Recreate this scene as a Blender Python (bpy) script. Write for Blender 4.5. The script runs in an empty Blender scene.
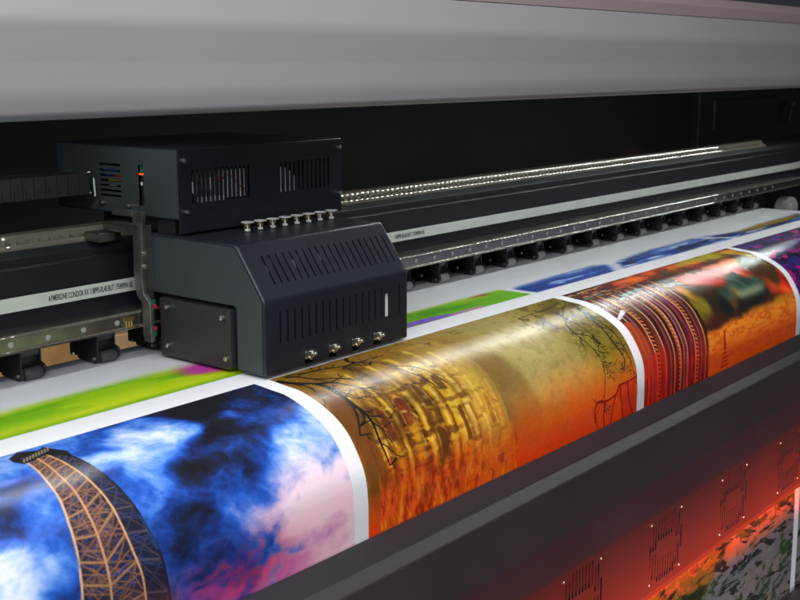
import bpy, bmesh, math, random
import numpy as np
from mathutils import Vector, Matrix

random.seed(7)
C = bpy.context.scene.collection
H = 1.2144                      # camera height; build coordinates below are relative to it
PI = math.pi

# ---------------------------------------------------------------- materials
def mat(name, col=(.5, .5, .5), rough=.5, metal=0., bump=0., bscale=200., emit=None, estr=0., coat=0., var=0., vscale=8., spec=None, aniso=None):
    m = bpy.data.materials.new(name); m.use_nodes = True
    nt = m.node_tree; n = nt.nodes; l = nt.links
    b = n['Principled BSDF']
    b.inputs['Base Color'].default_value = (*col, 1)
    b.inputs['Roughness'].default_value = rough
    b.inputs['Metallic'].default_value = metal
    if spec is not None: b.inputs['Specular IOR Level'].default_value = spec
    if coat: b.inputs['Coat Weight'].default_value = coat; b.inputs['Coat Roughness'].default_value = .12
    if emit: b.inputs['Emission Color'].default_value = (*emit, 1); b.inputs['Emission Strength'].default_value = estr
    tc = n.new('ShaderNodeTexCoord')
    if var:
        no = n.new('ShaderNodeTexNoise'); no.inputs['Scale'].default_value = vscale; no.inputs['Detail'].default_value = 6
        l.new(tc.outputs['Object'], no.inputs['Vector'])
        mr = n.new('ShaderNodeMapRange'); mr.inputs['To Min'].default_value = 1 - var; mr.inputs['To Max'].default_value = 1 + var
        mr.inputs['From Min'].default_value = .3; mr.inputs['From Max'].default_value = .7
        l.new(no.outputs['Fac'], mr.inputs['Value'])
        mx = n.new('ShaderNodeMix'); mx.data_type = 'RGBA'; mx.blend_type = 'MULTIPLY'; mx.inputs['Factor'].default_value = 1
        mx.inputs['A'].default_value = (*col, 1)
        l.new(mr.outputs['Result'], mx.inputs['B']); l.new(mx.outputs['Result'], b.inputs['Base Color'])
        m2 = n.new('ShaderNodeMapRange'); m2.inputs['To Min'].default_value = max(.02, rough - var * .25); m2.inputs['To Max'].default_value = rough + var * .25
        l.new(no.outputs['Fac'], m2.inputs['Value']); l.new(m2.outputs['Result'], b.inputs['Roughness'])
    if bump:
        nb = n.new('ShaderNodeTexNoise'); nb.inputs['Scale'].default_value = bscale; nb.inputs['Detail'].default_value = 3
        l.new(tc.outputs['Object'], nb.inputs['Vector'])
        bp = n.new('ShaderNodeBump'); bp.inputs['Strength'].default_value = bump; bp.inputs['Distance'].default_value = .0006
        l.new(nb.outputs['Fac'], bp.inputs['Height']); l.new(bp.outputs['Normal'], b.inputs['Normal'])
    return m

M = {}
M['slate'] = mat('slate_powder_coat', (.0125, .0155, .0235), .38, 0, .10, 1400, var=.12, vscale=14)
M['slate_side'] = mat('lit_slate_and_grey_coat', (.040, .047, .054), .42, 0, .10, 1400, var=.12, vscale=14)  # paler slate: left-hand light put into its colour; also the grey head plates
M['cover_grey'] = mat('dark_grey_plastic', (.027, .028, .030), .42, 0, .1, 1200, var=.1, vscale=20)
M['black'] = mat('black_plastic', (.010, .010, .012), .45, 0, .1, 900)
M['flat_black'] = mat('matt_black_paint', (.006, .006, .008), .8)
M['beam'] = mat('blue_black_anodised_beam', (.011, .0125, .017), .40, 0, .05, 700, var=.2, vscale=5)
M['back'] = mat('charcoal_back_panel', (.008, .0085, .0092), .8, 0, .1, 500, var=.3, vscale=3, spec=.2)
M['chrome'] = mat('polished_steel', (.125, .115, .09), .010, .03, spec=.3)
M['steel'] = mat('brushed_steel', (.33, .32, .30), .33, 1, .05, 600, var=.2, vscale=40)
M['alu'] = mat('cast_aluminium', (.30, .30, .29), .45, 1, .2, 500, var=.25, vscale=60)
M['wheel_grey'] = mat('pale_grey_wheel', (.55, .55, .52), .35, 0, .1, 300, var=.3, vscale=60)
M['disc'] = mat('dull_plug', (.33, .33, .32), .6, 0)
M['screw'] = mat('zinc_screw', (.75, .76, .70), .28, 1)
M['strip'] = mat('white_tape', (.62, .65, .61), .45, 0, 0, var=.06, vscale=30)
M['ink'] = mat('black_print', (.02, .02, .03), .6)
M['rubber'] = mat('grey_rubber', (.24, .25, .26), .6, 0, .3, 1500)
M['rubber_dark'] = mat('dark_rubber', (.05, .05, .053), .5, 0, .3, 1500)
M['hood'] = mat('pale_grey_hood_paint', (.205, .200, .213), .38, 0, .06, 900, var=.04, vscale=3)
M['hood_dark'] = mat('dark_hood_trim', (.20, .16, .17), .5)
M['apron'] = mat('satin_grey_apron_paint', (.015, .014, .018), .50, 0, .06, 1600, var=.10, vscale=10, spec=.4)
M['plate'] = mat('grey_feed_plate', (.22, .22, .27), .4, 0, 0, var=.1, vscale=30)
M['chain'] = mat('black_nylon_chain', (.016, .0155, .015), .5, 0, .2, 700)
M['green'] = mat('green_circuit_board', (.01, .16, .07), .4)
M['red'] = mat('red_plastic', (.75, .02, .02), .35)
M['red_lamp'] = mat('red_indicator', (.8, .03, .01), .3, emit=(1, .08, .01), estr=1.5)
M['blue'] = mat('blue_wire', (.01, .10, .55), .4)
M['yellow'] = mat('yellow_wire', (.7, .42, .02), .4)
M['white_pl'] = mat('white_plastic', (.65, .65, .66), .4)
M['grey_pl'] = mat('grey_metal_plate', (.75, .74, .78), .45)
M['brass'] = mat('brass', (.55, .42, .18), .3, 1)
M['card'] = mat('brown_cardboard', (.42, .27, .15), .85, 0, .3, 80, var=.12, vscale=9)
M['wood'] = mat('brown_wood', (.20, .11, .035), .7, 0, .3, 60, var=.3, vscale=25)
M['led'] = mat('white_led', (.9, .9, .9), .4, emit=(.93, 1, .96), estr=380.)
M['floor'] = mat('dark_workshop_floor', (.05, .05, .05), .7, 0, .1, 30, var=.2, vscale=3)

# ---------------------------------------------------------------- mesh helpers
WL = {}                                                   # world location of each object
def link(o, parent=None, loc=None):
    C.objects.link(o)
    w = Vector(loc) if loc is not None else Vector((0, 0, 0))
    if parent is not None:
        o.parent = parent; o.location = w - WL[parent.name]
    else: o.location = w
    WL[o.name] = w
    return o
def thing(name, label, cat, loc, group=None):
    o = bpy.data.objects.new(name, None); o.empty_display_size = .05
    link(o, None, (loc[0], loc[1], loc[2] + H)); o['label'] = label; o['category'] = cat
    if group: o['group'] = group
    return o
def empty(name, parent, loc):
    o = bpy.data.objects.new(name, None); o.empty_display_size = .01
    return link(o, parent, (loc[0], loc[1], loc[2] + H))

class MB:
    """collects shapes; coordinates relative to the camera height (absolute) or to a local origin"""
    def __init__(s): s.v = []; s.f = []
    def add(s, v, f):
        k = len(s.v); s.v += [tuple(p) for p in v]; s.f += [tuple(i + k for i in q) for q in f]; return s
    def box(s, x0, x1, y0, y1, z0, z1):
        v = [(x, y, z) for x in (x0, x1) for y in (y0, y1) for z in (z0, z1)]
        return s.add(v, [(0, 1, 3, 2), (4, 6, 7, 5), (0, 4, 5, 1), (2, 3, 7, 6), (0, 2, 6, 4), (1, 5, 7, 3)])
    def prism(s, prof, x0, x1):                           # closed (y,z) outline swept along X
        n = len(prof)
        v = [(x0, y, z) for y, z in prof] + [(x1, y, z) for y, z in prof]
        f = [tuple(range(n)), tuple(range(2 * n - 1, n - 1, -1))] + [(i, i + n, (i + 1) % n + n, (i + 1) % n) for i in range(n)]
        return s.add(v, f)
    def cyl(s, c, ax, r, L, n=24, r2=None):
        ax = Vector(ax).normalized(); t = ax.orthogonal().normalized(); u = ax.cross(t)
        c = Vector(c); r2 = r if r2 is None else r2; v = []
        for k in range(n): a = 2 * PI * k / n; v.append(c + (t * math.cos(a) + u * math.sin(a)) * r)
        for k in range(n): a = 2 * PI * k / n; v.append(c + ax * L + (t * math.cos(a) + u * math.sin(a)) * r2)
        f = [tuple(range(n - 1, -1, -1)), tuple(range(n, 2 * n))] + [(i, (i + 1) % n, (i + 1) % n + n, i + n) for i in range(n)]
        return s.add(v, f)
    def tube(s, pts, r, n=8):
        pts = [Vector(p) for p in pts]; k0 = len(s.v); v = []; f = []
        for i, p in enumerate(pts):
            d = (pts[min(i + 1, len(pts) - 1)] - pts[max(i - 1, 0)]).normalized()
            t = d.cross(Vector((0, 0, 1))); t = (t if t.length > .1 else d.cross(Vector((0, 1, 0)))).normalized(); u = d.cross(t)
            for k in range(n): a = 2 * PI * k / n; v.append(p + (t * math.cos(a) + u * math.sin(a)) * r)
        for i in range(len(pts) - 1):
            for k in range(n): f.append((i * n + k, i * n + (k + 1) % n, (i + 1) * n + (k + 1) % n, (i + 1) * n + k))
        f += [tuple(range(n)), tuple(range(len(pts) * n - 1, (len(pts) - 1) * n - 1, -1))]
        return s.add(v, f)
    def grid(s, prof, xs, hole=lambda j, i: False):       # open sheet: prof (y,z) rows, xs columns
        v = [(x, y, z) for (y, z) in prof for x in xs]; nx = len(xs); f = []
        for j in range(len(prof) - 1):
            for i in range(nx - 1):
                if not hole(j, i): f.append((j * nx + i, j * nx + i + 1, (j + 1) * nx + i + 1, (j + 1) * nx + i))
        return s.add(v, f)
    def mesh(s, name, off, m, smooth=40, bevel=0, merge=True):
        me = bpy.data.meshes.new(name)
        bm = bmesh.new(); vs = [bm.verts.new((p[0] - off[0], p[1] - off[1], p[2] - off[2])) for p in s.v]
        for q in s.f:
            try: bm.faces.new([vs[i] for i in q])
            except ValueError: pass
        if merge: bmesh.ops.remove_doubles(bm, verts=bm.verts, dist=1e-6)
        bmesh.ops.delete(bm, geom=[x for x in bm.verts if not x.link_faces], context='VERTS')
        bmesh.ops.recalc_face_normals(bm, faces=bm.faces)
        if bevel:
            es = [e for e in bm.edges if len(e.link_faces) == 2 and e.calc_face_angle(0) > math.radians(28)]
            bmesh.ops.bevel(bm, geom=es, offset=bevel, segments=2, profile=.5, affect='EDGES', clamp_overlap=True)
        for fc in bm.faces: fc.smooth = True
        bm.to_mesh(me); bm.free()
        me.set_sharp_from_angle(angle=math.radians(smooth))
        me.materials.append(m)
        return me
    def build(s, name, m, parent=None, loc=None, smooth=40, bevel=0, solid=0, merge=True):
        """absolute shapes: verts relative to camera height; origin at the parent's location"""
        w = WL[parent.name] if parent is not None else Vector(loc) + Vector((0, 0, H))
        me = s.mesh(name, (w[0], w[1], w[2] - H), m, smooth, bevel, merge)
        o = bpy.data.objects.new(name, me); link(o, parent, w)
        if solid:
            md = o.modifiers.new('thickness', 'SOLIDIFY'); md.thickness = solid; md.offset = -1
            es = o.modifiers.new('creases', 'EDGE_SPLIT'); es.split_angle = math.radians(40)
        if True:
            wn = o.modifiers.new('normals', 'WEIGHTED_NORMAL'); wn.keep_sharp = True
        return o
def place(name, me, parent, loc, rot=None):
    o = bpy.data.objects.new(name, me); link(o, parent, (loc[0], loc[1], loc[2] + H))
    if rot: o.rotation_euler = rot
    return o
def local_mesh(name, m, fn, smooth=40, bevel=0):
    b = MB(); fn(b); return b.mesh(name, (0, 0, 0), m, smooth, bevel)

def arc(cy, cz, r, a0, a1, n):
    return [(cy + r * math.cos(math.radians(a0 + (a1 - a0) * k / n)), cz + r * math.sin(math.radians(a0 + (a1 - a0) * k / n))) for k in range(n + 1)]
def fillet(P, R, n=6):
    out = [P[0]]
    for i in range(1, len(P) - 1):
        a, b, c = Vector(P[i - 1]), Vector(P[i]), Vector(P[i + 1]); r = R[i]
        if r <= 0: out.append(P[i]); continue
        d1 = (a - b).normalized(); d2 = (c - b).normalized(); th = d1.angle(d2); t = min(r / math.tan(th / 2), .48 * (a - b).length, .48 * (c - b).length)
        p, q = b + d1 * t, b + d2 * t
        for k in range(n + 1):
            s = k / n; out.append(tuple(p * (1 - s) ** 2 + b * 2 * s * (1 - s) + q * s * s))
    return out + [P[-1]]
def resample_rows(prof, cuts):                            # insert rows at given arc lengths
    P = [Vector(p) for p in prof]; S = [0]
    for a, b in zip(P[:-1], P[1:]): S.append(S[-1] + (b - a).length)
    allS = sorted(set([round(x, 6) for x in S] + [round(c, 6) for c in cuts])); out = []
    for s in allS:
        i = max(0, min(len(S) - 2, next((k for k in range(len(S) - 1) if s <= S[k + 1] + 1e-9), len(S) - 2)))
        t = (s - S[i]) / max(1e-9, S[i + 1] - S[i]); q = P[i].lerp(P[i + 1], min(1, max(0, t))); out.append((q.x, q.y))
    return out, allS, S
def slot_sheet(mb, prof, x0, x1, slots, xextra=()):       # slots: (xa, xb, sa, sb), s = arc length along prof
    rows, allS, _ = resample_rows(prof, [s for q in slots for s in q[2:]])
    xs = sorted(set([x0, x1, *xextra] + [x for q in slots for x in q[:2]]))
    xm = [(a + b) / 2 for a, b in zip(xs[:-1], xs[1:])]; sm = [(a + b) / 2 for a, b in zip(allS[:-1], allS[1:])]
    H_ = np.zeros((len(sm), len(xm)), bool); xm_ = np.array(xm); sm_ = np.array(sm)
    for a, b, c, d in slots: H_ |= ((sm_ > c) & (sm_ < d))[:, None] & ((xm_ > a) & (xm_ < b))[None, :]
    mb.grid(rows, xs, lambda j, i: H_[j, i])
    return mb
def arclen_at(prof, test):                                # arc length of the first vertex passing test
    S = 0
    for a, b in zip(prof[:-1], prof[1:]):
        if test(a): return S
        S += math.dist(a, b)
    return S

# ================================================================ the printer
printer = thing('wide_format_printer', 'large dark grey wide-format printer with pale grey raised hood, steel rails and vented front apron', 'printer', (1.4, 1.1, -.95))
XA, XB = .30, 3.3

# hood ------------------------------------------------------------
hp = fillet([(.836, -.035), (.8035, -.0445), (.7990, -.0400), (.8000, -.0250), (.8090, .0), (.8195, .036), (.850, .0725)], [0, .003, .006, .05, .06, .04, 0], 5)
hb = MB()
hb.grid(hp, [XA - .1, 1.0, 2.0, XB + .3])
hb.build('hood', M['hood'], printer, solid=.003)
hood = bpy.data.objects['hood']
MB().grid(fillet([(.8505, .0735), (.858, .092), (.905, .110), (1.5, .135)], [0, .006, .01, 0], 4), [XA - .1, 1.5, XB + .3]).build('top_trim', M['hood_dark'], hood, solid=.003)
MB().prism([(.845, -.0345), (.875, -.012), (1.45, -.008), (1.45, .0), (.86, .0), (.8420, -.030)], XA - .1, XB + .2).build('inner_liner', M['flat_black'], hood)
# led strip under the hood
for xa, xb in ((XA, .80), (1.13, 2.84)):
    led = MB().box(xa, xb, .925, .937, -.0150, -.0125).build('led_strip', M['white_pl'], printer)
    lb = MB(); x = xa + .008
    while x < xb - .004:
        lb.box(x - .0013, x + .0013, .9298, .9324, -.0168, -.0152); x += .0128
    lb.build('led_chip', M['led'], led, merge=False)

# back panel and end housing ---------------------------------------
bp = MB(); bp.box(.2, 2.87, 1.35, 1.36, -.262, -.01); bp.build('back_panel', M['back'], printer, bevel=.001)
eh = MB(); eh.box(2.87, 2.955, 1.325, 1.37, -.30, -.01); eh.box(2.955, 3.9, 1.335, 1.38, -.30, -.01)
eh.box(2.97, 3.40, 1.327, 1.334, -.175, -.095); eh.build('end_housing', M['beam'], printer, bevel=.004)
l1 = MB(); l1.cyl((3.47, 1.32, -.17), (.4, 0, 1), .006, .05); l1.cyl((3.477, 1.32, -.125), (1, 0, .25), .006, .03)
l1.build('latch', M['steel'], bpy.data.objects['end_housing'])
rw = MB(); rw.cyl((2.80, 1.07, -.342), (-.25, -1, 0), .0265, .03, 40); rw.cyl((2.79, 1.04, -.342), (-.25, -1, 0), .012, .006, 24)
rw.build('end_wheel', M['wheel_grey'], printer, bevel=.002)
eb = MB(); eb.box(2.70, 3.2, 1.09, 1.16, -.42, -.262); eb.box(2.62, 3.2, 1.02, 1.30, -.50, -.372)
eb.build('end_block', M['black'], printer, bevel=.003)

# beam ---------------------------------------------------------------
bprof = [(1.030, -.2665), (1.030, -.2030), (1.0315, -.2015), (1.0335, -.2015), (1.0335, -.1925), (1.042, -.1865), (1.16, -.1865), (1.16, -.2665)]
beam = MB().prism(bprof, XA, XB).build('beam', M['beam'], printer, bevel=.0004)
MB().box(XA, XB, 1.0303, 1.0313, -.2016, -.2010).build('bright_edge', M['steel'], beam)
# upper guide rail: two polished ribs whose canted faces mirror the leds
def cant(cy, cz, ang, w, sag=10):                         # short convex facet facing (ang) degrees above the horizon, towards the operator
    R = w / (2 * math.sin(math.radians(sag / 2)))
    ny, nz = -math.cos(math.radians(ang)), math.sin(math.radians(ang)); oy, oz = cy - ny * R, cz - nz * R
    return [(oy + R * -math.cos(math.radians(ang + d)), oz + R * math.sin(math.radians(ang + d))) for d in (-sag / 2, -sag / 4, 0, sag / 4, sag / 2)]
r1 = cant(1.0445, -.1828, 31, .0045); r2 = cant(1.0545, -.1745, 31, .0045)
gp = [(1.0435, -.1864)] + r1 + [(1.050, -.1806), (1.0515, -.1785)] + r2 + [(1.061, -.1722), (1.072, -.1722), (1.072, -.1864)]
gr = MB().prism(gp, XA, 2.62).build('guide_rail', M['chrome'], printer, smooth=25)
# thin teeth added between the ribs to imitate the led glints
tb = MB(); x = XA + .01
while x < 2.6:
    tb.box(x, x + .0030, 1.0480, 1.0512, -.1815, -.1782); x += .0128
tb.build('rail_glint_row', M['chrome'], gr, merge=False)
# tape with writing
strip = MB().box(XA, 2.95, 1.0272, 1.0285, -.2448, -.2305).build('encoder_tape', M['strip'], beam)
def text(body, size, loc, w, parent, m, name='lettering', rot=(PI / 2, 0, 0)):
    cu = bpy.data.curves.new(name, 'FONT'); cu.body = body; cu.size = size; cu.extrude = .00008; cu.resolution_u = 3; cu.offset = .00012
    t = bpy.data.objects.new(name + '_tmp', cu); C.objects.link(t); bpy.context.view_layer.update()
    me = bpy.data.meshes.new_from_object(t.evaluated_get(bpy.context.evaluated_depsgraph_get())); bpy.data.objects.remove(t)
    sx = w / max(v.co.x for v in me.vertices)
    for v in me.vertices: v.co.x *= sx
    me.materials.clear(); me.materials.append(m)
    return place(name, me, parent, loc, rot)
text('AYMERIDNE CONDOR RX 118PPS-RL40 BUT 17E4909A UL', .0088, (.699, 1.0270, -.2405), .108, strip, M['ink'])
text('118PPS-RL40 BUT 17E4909A UL', .0082, (1.262, 1.0270, -.2405), .069, strip, M['ink'])

# clamp bar carrying the pinch rollers --------------------------------
c1 = cant(1.0000, -.2625, 46, .0032); c2 = cant(.9990, -.2775, 46, .0020)
cp = [(1.002, -.2795), (.9975, -.2795)] + c2 + [(1.0002, -.2762), (1.0002, -.2645)] + c1 + [(1.003, -.2612), (1.0298, -.2612), (1.0298, -.2655), (1.004, -.2655)]
ed = MB()
for c_, off in ((c1, .0003), (c2, .0003)):
    ed.prism([(y - off, z + off) for y, z in c_] + [(c_[-1][0] + .0004, c_[-1][1] - .0004), (c_[0][0] + .0004, c_[0][1] - .0004)], XA, 2.75)
cb = MB().prism(cp[:2] + cp[2:], XA, 2.75).build('clamp_bar', M['steel'], printer, smooth=25)
ed.build('polished_edge', M['chrome'], cb, smooth=25)
dm = local_mesh('disc', M['disc'], lambda b: b.cyl((0, 0, 0), (0, -1, 0), .0030, .0006, 20))
for k in range(-3, 46):
    x = .6345 + k * .0428
    if XA < x < 2.74 and not .86 < x < 1.04: place('disc', dm, cb, (x, 1.0001, -.2703))
# pinch rollers
def bracket_fn(b):
    b.box(-.014, .012, .006, .030, -.0005, .0285)         # head block under the bar
    b.box(-.0155, -.0135, -.004, .030, -.002, .030); b.box(.0115, .0135, .002, .030, .004, .030)
    b.prism([(-.006, .000), (.000, -.0055), (.030, -.004), (.034, .012), (.010, .012), (-.004, .008)], -.0155, -.0112)
    b.prism([(-.006, .000), (.000, -.0055), (.030, -.004), (.034, .012), (.010, .012), (-.004, .008)], .0108, .0140)
    b.box(-.0105, .0102, .012, .034, .0060, .0105); b.box(-.014, .016, .0345, .046, -.002, .0285)
mbr = local_mesh('bracket', M['black'], bracket_fn, bevel=.0006)
def head_fn(b): b.prism([(.0035, .0400), (.0035, .0215), (.0050, .0180), (.0058, .0180), (.0058, .0400)], -.0135, .0115)
mhead = local_mesh('head_plate', M['slate_side'], head_fn)
mwh = local_mesh('wheel', M['rubber_dark'], lambda b: b.cyl((-.0095, 0, 0), (1, 0, 0), .0065, .019, 32), bevel=.0008)
mwg = local_mesh('wheel', M['rubber'], lambda b: b.cyl((-.0095, 0, 0), (1, 0, 0), .0065, .019, 32), bevel=.0008)
def hub_fn(b):
    b.cyl((-.0100, 0, 0), (1, 0, 0), .0045, .0007, 24); b.cyl((-.0175, 0, 0), (1, 0, 0), .0018, .002, 16)
mhub = local_mesh('hub', M['screw'], hub_fn)
mscr = local_mesh('screw', M['screw'], lambda b: b.cyl((0, 0, 0), (0, -1, 0), .0020, .0022, 16, .0014))
rx = [.6663, .7590, .8375] + [.925, 1.012, 1.099, 1.186, 1.272] + [1.3594 + .0877 * k for k in range(14)]
for i, x in enumerate(rx):
    e = empty('pinch_roller', printer, (x, 1.015, -.3077))
    place('bracket', mbr, e, (x, 1.015, -.3077)); place('head_plate', mhead, e, (x, 1.0145, -.3077 - .001)); place('wheel', mwh if i < 3 else mwg, e, (x, 1.015, -.3077)); place('hub', mhub, e, (x, 1.015, -.3077))
    place('screw', mscr, e, (x - .033, 1.0300, -.3010))
# back closing plate behind the rollers (open at the left end, where the room shows through)
MB().box(.87, 2.62, 1.062, 1.068, -.330, -.262).build('closing_plate', M['flat_black'], printer)

# feed plate and platen
fp = MB(); fp.grid([(1.048, -.318), (1.0470, -.3137), (1.034, -.3137), (1.0325, -.3143)], [XA, 1.5, 2.56]); 
fp.build('feed_plate', M['plate'], printer, solid=.001)
pl = MB(); pl.prism([(1.045, -.3178), (.84, -.3178), (.80, -.321), (.765, -.3285), (.74, -.341), (.72, -.357), (.708, -.375), (.700, -.41), (.702, -.52), (.74, -.52), (1.045, -.40)], XA, 2.56)
pl.build('platen', M['steel'], printer)

# front apron with fan grilles ----------------------------------------
ap = fillet([(.688, -.560), (.688, -.4432), (.6390, -.4572), (.6120, -.5000), (.600, -.5320), (.600, -.632), (.628, -.650), (.66, -.650)], [0, .003, .005, .03, .02, .006, .004, 0], 9)
Sface = 0; S_ = 0
for a, b in zip(ap[:-1], ap[1:]):
    if abs(a[0] - .600) < 1e-4 and abs(b[0] - .6) < 1e-4 and abs(a[1] - b[1]) > .03: Sz0, s_at = a[1], S_
    S_ += math.dist(a, b)
sz = lambda z: s_at + (Sz0 - z)
vx = [1.0227 + .2020 * (k - 1) for k in range(0, 7)]
slots = []
for x0 in vx:
    for k in range(13):
        xc = x0 - .0015 + .0835 * k / 12
        if k in (0, 12): parts = [(.30, .70)]
        elif k in (1, 2, 10, 11): parts = [(.06, .46), (.54, .94)]
        else: parts = [(-.05, .34), (.65, 1.03)]
        for a, b in parts: slots.append((xc - .0017, xc + .0017, sz(-.5425 - a * .0765), sz(-.5425 - b * .0765)))
apron = slot_sheet(MB(), ap, XA - .1, 2.75, slots).build('front_apron', M['apron'], printer, solid=.0009)
msc2 = local_mesh('apron_screw', M['steel'], lambda b: (b.cyl((0, 0, 0), (0, -1, 0), .0019, .0012, 18, .0013)))
for x0 in vx:
    for dx in (-.0005, .0795):
        for z in (-.5425, -.6190): place('screw', msc2, apron, (x0 + dx, .5998, z))
MB().box(XA, 2.75, .6035, .606, -.640, -.535).build('slot_blackout', M['flat_black'], apron)  # added black sheet that keeps the vent slots dark

sf = MB(); sf.box(2.57, 2.59, .62, 1.05, -1.0, -.335); sf.build('side_frame', M['black'], printer, bevel=.002)  # unseen side wall, added to stop red dryer spill
# lower front: tension bar under the apron
tbp = MB(); tbp.cyl((XA, .660, -.935), (1, 0, 0), .030, 2.4, 40); tbp.build('tension_bar', M['rubber_dark'], printer)

# ================================================================ print carriage
car = thing('print_carriage', 'dark slate carriage with slotted cover, steel clips and upper box, riding over the print', 'print carriage', (.925, .93, -.3114))
X0, X1 = .8114, 1.0410
# lower housing: sheet over the profile, with vent slots
lp = fillet([(1.000, -.1788), (.8665, -.1800), (.8275, -.2340), (.8275, -.3114), (.86, -.3114)], [0, .006, .010, .003, 0], 6)
def s_of(prof, z):
    S = 0
    for a, b in zip(prof[:-1], prof[1:]):
        if b[0] < .8662 and (a[1] - z) * (b[1] - z) <= 0 and a[1] != b[1]: return S + math.dist(a, b) * (a[1] - z) / (a[1] - b[1])
        S += math.dist(a, b)
    return S
sl = []
for k in range(20):                                       # sloping face
    x = .8375 + (1.0285 - .8375) * k / 19
    sl.append((x - .0011, x + .0011, s_of(lp, -.1930), s_of(lp, -.2205)))
for k in range(19):                                       # upright face
    x = .8338 + (1.0258 - .8338) * k / 18; w = .0011
    if k == 16: w = .0042
    if k == 17: continue
    sl.append((x - w, x + w, s_of(lp, -.2460 if k != 16 else -.2535), s_of(lp, -.2800)))
for xc in (.8747, .9115, .9489, .9857): sl.append((xc - .0058, xc + .0058, s_of(lp, -.3040), s_of(lp, -.3085)))
re = .0022
low = slot_sheet(MB(), lp, X0 + re, X1 - re, sl)
def inset(prof, d):
    P = [Vector(p) for p in prof]; out = []
    for i, p in enumerate(P):
        a = P[max(0, i - 1)]; b = P[min(len(P) - 1, i + 1)]; t = (b - a).normalized(); n = Vector((-t.y, t.x))  # towards inside?
        out.append(p + n * d)
    return out
def rounded_caps(mb, prof, cut=None):                     # rolls the sheet's edge over to the end faces
    cen = Vector((.93, -.25)); s = 1
    t = inset(prof, .001)
    if (t[len(t) // 2] - cen).length > (Vector(prof[len(prof) // 2]) - cen).length: s = -1
    for side, xe, sg in ((0, X0, 1), (1, X1, -1)):
        rings = []
        for a in (90, 60, 30, 0):
            off = re * (1 - math.sin(math.radians(a))); xx = xe + sg * re * (1 - math.cos(math.radians(a)))
            rings.append([(xx, p.x, p.y) for p in inset(prof, s * off)])
        for r0, r1_ in zip(rings[:-1], rings[1:]):
            n = len(r0); mb.add(r0 + r1_, [(i, i + 1, n + i + 1, n + i) for i in range(n - 1)])
        yield xe, [(p.x, p.y) for p in inset(prof, s * re)]
for xe, ring in rounded_caps(low, lp):
    k = next(i for i, p in enumerate(ring) if p[1] < -.2435)
    if xe == X0:                                          # end face with the notch for the side cover
        pts = ring + [(.868, -.3092), (.868, -.2470)] + [(.872, -.2430), (1.0, -.2430)]
    else: pts = ring + [(1.0, -.3092)]
    low.add([(xe, y, z) for y, z in pts], [tuple(range(len(pts)))])
lower = low.build('lower_housing', M['slate'], car, smooth=50, solid=.0012)
# thin skin just proud of the end: left-hand light put into its paler colour
sk = MB(); prf = fillet([(.998, -.1815), (.8685, -.1825), (.8312, -.2352), (.8312, -.3082), (.8665, -.3082), (.8665, -.2425), (.998, -.2425)], [0, .005, .009, .002, 0, .003, 0], 4)
sk.prism(prf, X0 - .0006, X0 + .0002); sk.build('end_plate', M['slate_side'], lower)
# interior of the lower housing
it = MB(); it.box(X0 + .006, X1 - .006, .885, .99, -.305, -.19); it.build('inner_block', M['flat_black'], lower)
pc = MB()
for k in range(8): pc.box(.835 + .024 * k, .849 + .024 * k, .838, .884, -.302, -.262)
pc.build('print_head_row', M['black'], lower, merge=False)
def bits(parent, items, z_off=0):
    for nm, m_, (x, y, z), (w, d, h) in items:
        MB().box(x - w / 2, x + w / 2, y, y + d, z - h / 2, z + h / 2).build(nm, M[m_], parent)
bits(lower, [('ink_tube', 'blue', (.834, .832, -.262), (.006, .003, .010)), ('ink_tube', 'blue', (.845, .832, -.272), (.006, .003, .010)),
             ('ink_tube', 'grey_pl', (.8658, .832, -.266), (.004, .003, .020)), ('ink_tube', 'blue', (.887, .832, -.268), (.005, .003, .012)),
             ('ink_tube', 'red', (.9085, .832, -.262), (.004, .003, .022)), ('ink_tube', 'red', (.919, .832, -.253), (.004, .003, .010)),
             ('ink_tube', 'red', (.930, .832, -.272), (.004, .003, .010)), ('ink_tube', 'blue', (.9405, .832, -.268), (.004, .003, .018)),
             ('ink_tube', 'white_pl', (.9510, .832, -.270), (.003, .003, .007)), ('ink_tube', 'blue', (.9510, .832, -.258), (.004, .003, .012)),
             ('ink_tube', 'brass', (.9615, .832, -.262), (.003, .003, .010)), ('ink_tube', 'blue', (.983, .832, -.266), (.005, .003, .02)),
             ('label_plate', 'grey_pl', (1.0045, .8310, -.267), (.010, .002, .034)), ('label_plate', 'steel', (.952, .853, -.219), (.026, .003, .003))])
tb_ = MB(); 
for k in range(7): tb_.tube([(.845 + .013 * k, .870, -.198), (.846 + .014 * k, .862, -.205), (.85 + .013 * k, .858, -.212)], .0012)
tb_.build('ink_tube', M['grey_pl'], lower, merge=False)
# side cover, sits in the notch
sc_ = MB(); P = fillet([(.985, -.3112), (.8745, -.3112), (.8745, -.2475), (.985, -.2475)], [0, .004, .003, 0], 4) 
sc_.prism(P, X0 - .003, X0 + .02)
cover = sc_.build('side_cover', M['cover_grey'], car, bevel=.0012)
mbolt = local_mesh('screw', M['screw'], lambda b: (b.cyl((0, 0, 0), (0, -1, 0), .0022, .0026, 20), b.cyl((0, -.0026, 0), (0, -1, 0), .0026, .0022, 20), b.cyl((0, -.0048, 0), (0, -1, 0), .0012, .0003, 12)), bevel=.0003)
RL = (0, 0, -PI / 2)                                       # pointing to -X
for y, z in ((.9700, -.2560), (.8840, -.2560), (.9700, -.2975), (.8790, -.2985)): place('screw', mbolt, cover, (X0 - .003, y, z), RL)
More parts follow.
